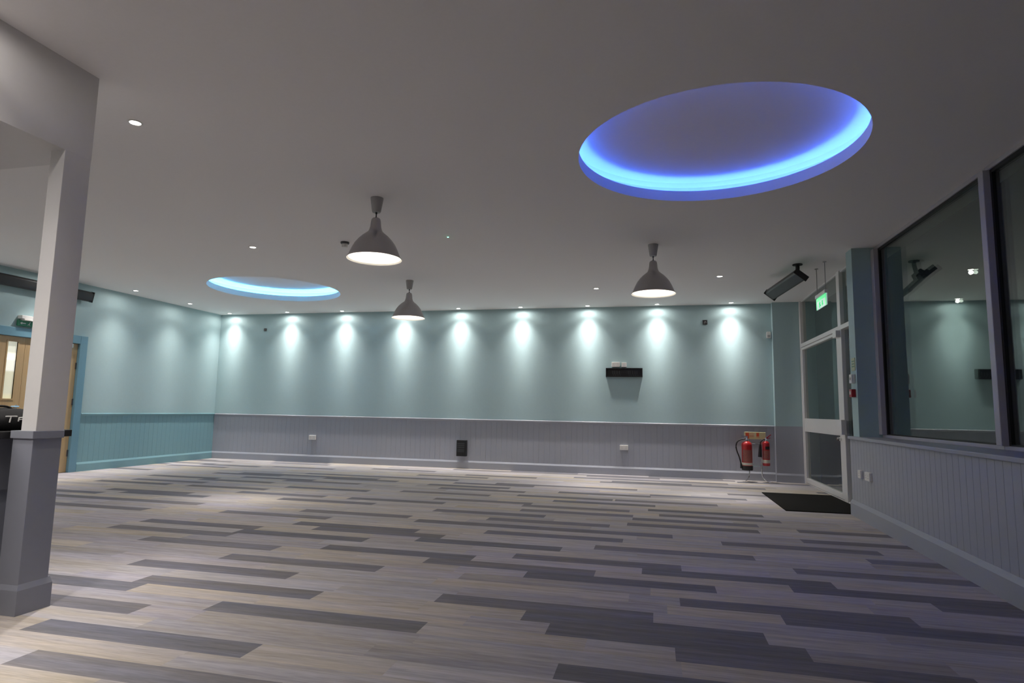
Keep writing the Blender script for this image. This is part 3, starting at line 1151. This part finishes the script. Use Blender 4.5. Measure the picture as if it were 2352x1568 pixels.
# ---- fire point: chrome stand, sign board, two extinguishers
SX, SY = 1.61, 10.93
st = thing('extinguisher_stand', 'chrome tubular stand carrying two red fire extinguishers', 'stand', (SX, SY, 0))
for s in (-1, 1):
    bm = bmesh.new()
    x = s * .155
    tube(bm, spline([(x + s * .02, -.22, .016), (x + s * .01, -.12, .018), (x * .75, -.03, .06), (x * .62, -.012, .16), (x * .62, -.012, .45), (x * .62, -.012, .80)], 6), .010, 10)
    obj('upright', bm, M_CHROME, st, smooth=True)
    bm = bmesh.new()
    lathe(bm, [(.015, -.235), (.017, -.215)], 14, (x + s * .02, 0, .017), 'y', True)
    obj('foot', bm, M_CHROME, st, smooth=True)
for z in (.62, .25):
    bm = bmesh.new()
    tube(bm, [(-.10, -.012, z), (.10, -.012, z)], .008, 8)
    obj('crossbar', bm, M_CHROME, st)
board = obj('sign_board', B(-.17, .165, -.040, -.030, .692, .808), M_YELLOW, st, bevel=.003)
bm = bmesh.new()
box(bm, -.150, -.095, -.0415, -.040, .700, .795)
for z in (.775, .752, .729):
    box(bm, -.088, -.02, -.0415, -.040, z, z + .007)
box(bm, .02, .062, -.0415, -.040, .735, .795)
for z in (.715, .722):
    box(bm, .02, .07, -.0415, -.040, z, z + .003)
obj('print', bm, M_ORANGE, board)


def cylinder_body(r, h, base=0.0):
    return [(.0005, base), (r * .9, base), (r, base + .012), (r, h - r * .75), (r * .93, h - r * .45), (r * .7, h - r * .18), (r * .35, h), (.0005, h)]


# left: water / foam extinguisher with long hose
ex = thing('fire_extinguisher', 'wider red fire extinguisher with a long black looped hose', 'fire extinguisher', (1.463, 10.80, .19))
bm = bmesh.new()
lathe(bm, cylinder_body(.083, .47, .06), 40)
obj('cylinder', bm, M_RED, ex, smooth=True)
bm = bmesh.new()
lathe(bm, [(.0005, 0), (.082, 0), (.088, .01), (.088, .068), (.0835, .072)], 40)
obj('base_cup', bm, M_BLACK, ex, smooth=True)
bm = bmesh.new()
lathe(bm, [(.0836, .082), (.0842, .083), (.0842, .122), (.0836, .123)], 40)
obj('label_band', bm, M_LABEL, ex, smooth=True)


def arc_label(r, z0, z1, a0, a1, n=14):
    bm = bmesh.new()
    A_, B_ = [], []
    for i in range(n + 1):
        a = a0 + (a1 - a0) * i / n
        A_.append(bm.verts.new((r * math.sin(a), -r * math.cos(a), z0)))
        B_.append(bm.verts.new((r * math.sin(a), -r * math.cos(a), z1)))
    for i in range(n):
        bm.faces.new((A_[i], A_[i + 1], B_[i + 1], B_[i]))
    return bm


obj('instruction_label', arc_label(.0845, .135, .33, -1.0, .9), M_LABELD, ex)
bm = bmesh.new()
lathe(bm, [(.020, .465), (.022, .50), (.016, .515), (.016, .535)], 16, close=True)
tube(bm, [(-.016, -.01, .505), (-.045, -.03, .50)], .010, 8)
obj('valve', bm, M_CHROME, ex, smooth=True)
bm = bmesh.new()
prism(bm, [(-.085, .545), (.02, .535), (.02, .550), (-.08, .565)], -.012, .012, 'xz')
prism(bm, [(-.075, .520), (.02, .520), (.02, .532), (-.075, .530)], -.010, .010, 'xz')
obj('lever', bm, M_CHROME, ex)
bm = bmesh.new()
lathe(bm, [(.0005, -.03), (.016, -.03), (.016, -.015)], 16, (0.012, 0, .50), 'y')
obj('pressure_gauge', bm, M_CHROME, ex)
bm = bmesh.new()
tube(bm, spline([(-.04, -.03, .50), (-.10, -.035, .492), (-.155, -.04, .45), (-.172, -.04, .38), (-.158, -.04, .30), (-.125, -.03, .21), (-.098, -.02, .10), (-.092, -.02, .05)]), .0105, 10)
obj('hose', bm, M_BLACK, ex, smooth=True)
bm = bmesh.new()
tube(bm, [(-.100, -.022, .115), (-.094, -.022, .03)], [.012, .020], 12)
obj('nozzle', bm, M_BLACK, ex, smooth=True)
# right: slim carbon dioxide extinguisher with a black horn
ex = thing('fire_extinguisher', 'slimmer red fire extinguisher with a black discharge horn', 'fire extinguisher', (1.762, 10.82, .268))
bm = bmesh.new()
lathe(bm, cylinder_body(.058, .40), 36)
obj('cylinder', bm, M_RED, ex, smooth=True)
bm = bmesh.new()
lathe(bm, [(.0584, .045), (.0590, .046), (.0590, .098), (.0584, .099)], 36)
obj('label_band', bm, M_LABEL, ex, smooth=True)
obj('instruction_label', arc_label(.0592, .115, .25, -1.0, .7), M_LABELD, ex)
obj('black_band', arc_label(.0594, .265, .315, -.3, 1.0), M_BLACK, ex)
bm = bmesh.new()
lathe(bm, [(.018, .395), (.020, .43), (.014, .44), (.014, .455)], 16, close=True)
obj('valve', bm, M_CHROME, ex, smooth=True)
bm = bmesh.new()
prism(bm, [(-.01, .450), (.02, .445), (.085, .500), (.078, .512), (.02, .465)], -.010, .010, 'xz')
prism(bm, [(-.01, .432), (.075, .448), (.073, .458), (-.01, .444)], -.009, .009, 'xz')
obj('lever', bm, M_REDP, ex)
bm = bmesh.new()
tube(bm, spline([(-.012, -.01, .425), (-.05, -.02, .420), (-.085, -.025, .38), (-.092, -.028, .34)]), .009, 10)
tube(bm, [(-.092, -.028, .345), (-.094, -.028, .29), (-.100, -.03, .14)], [.013, .022, .030], 16)
obj('discharge_horn', bm, M_BLACK, ex, smooth=True)
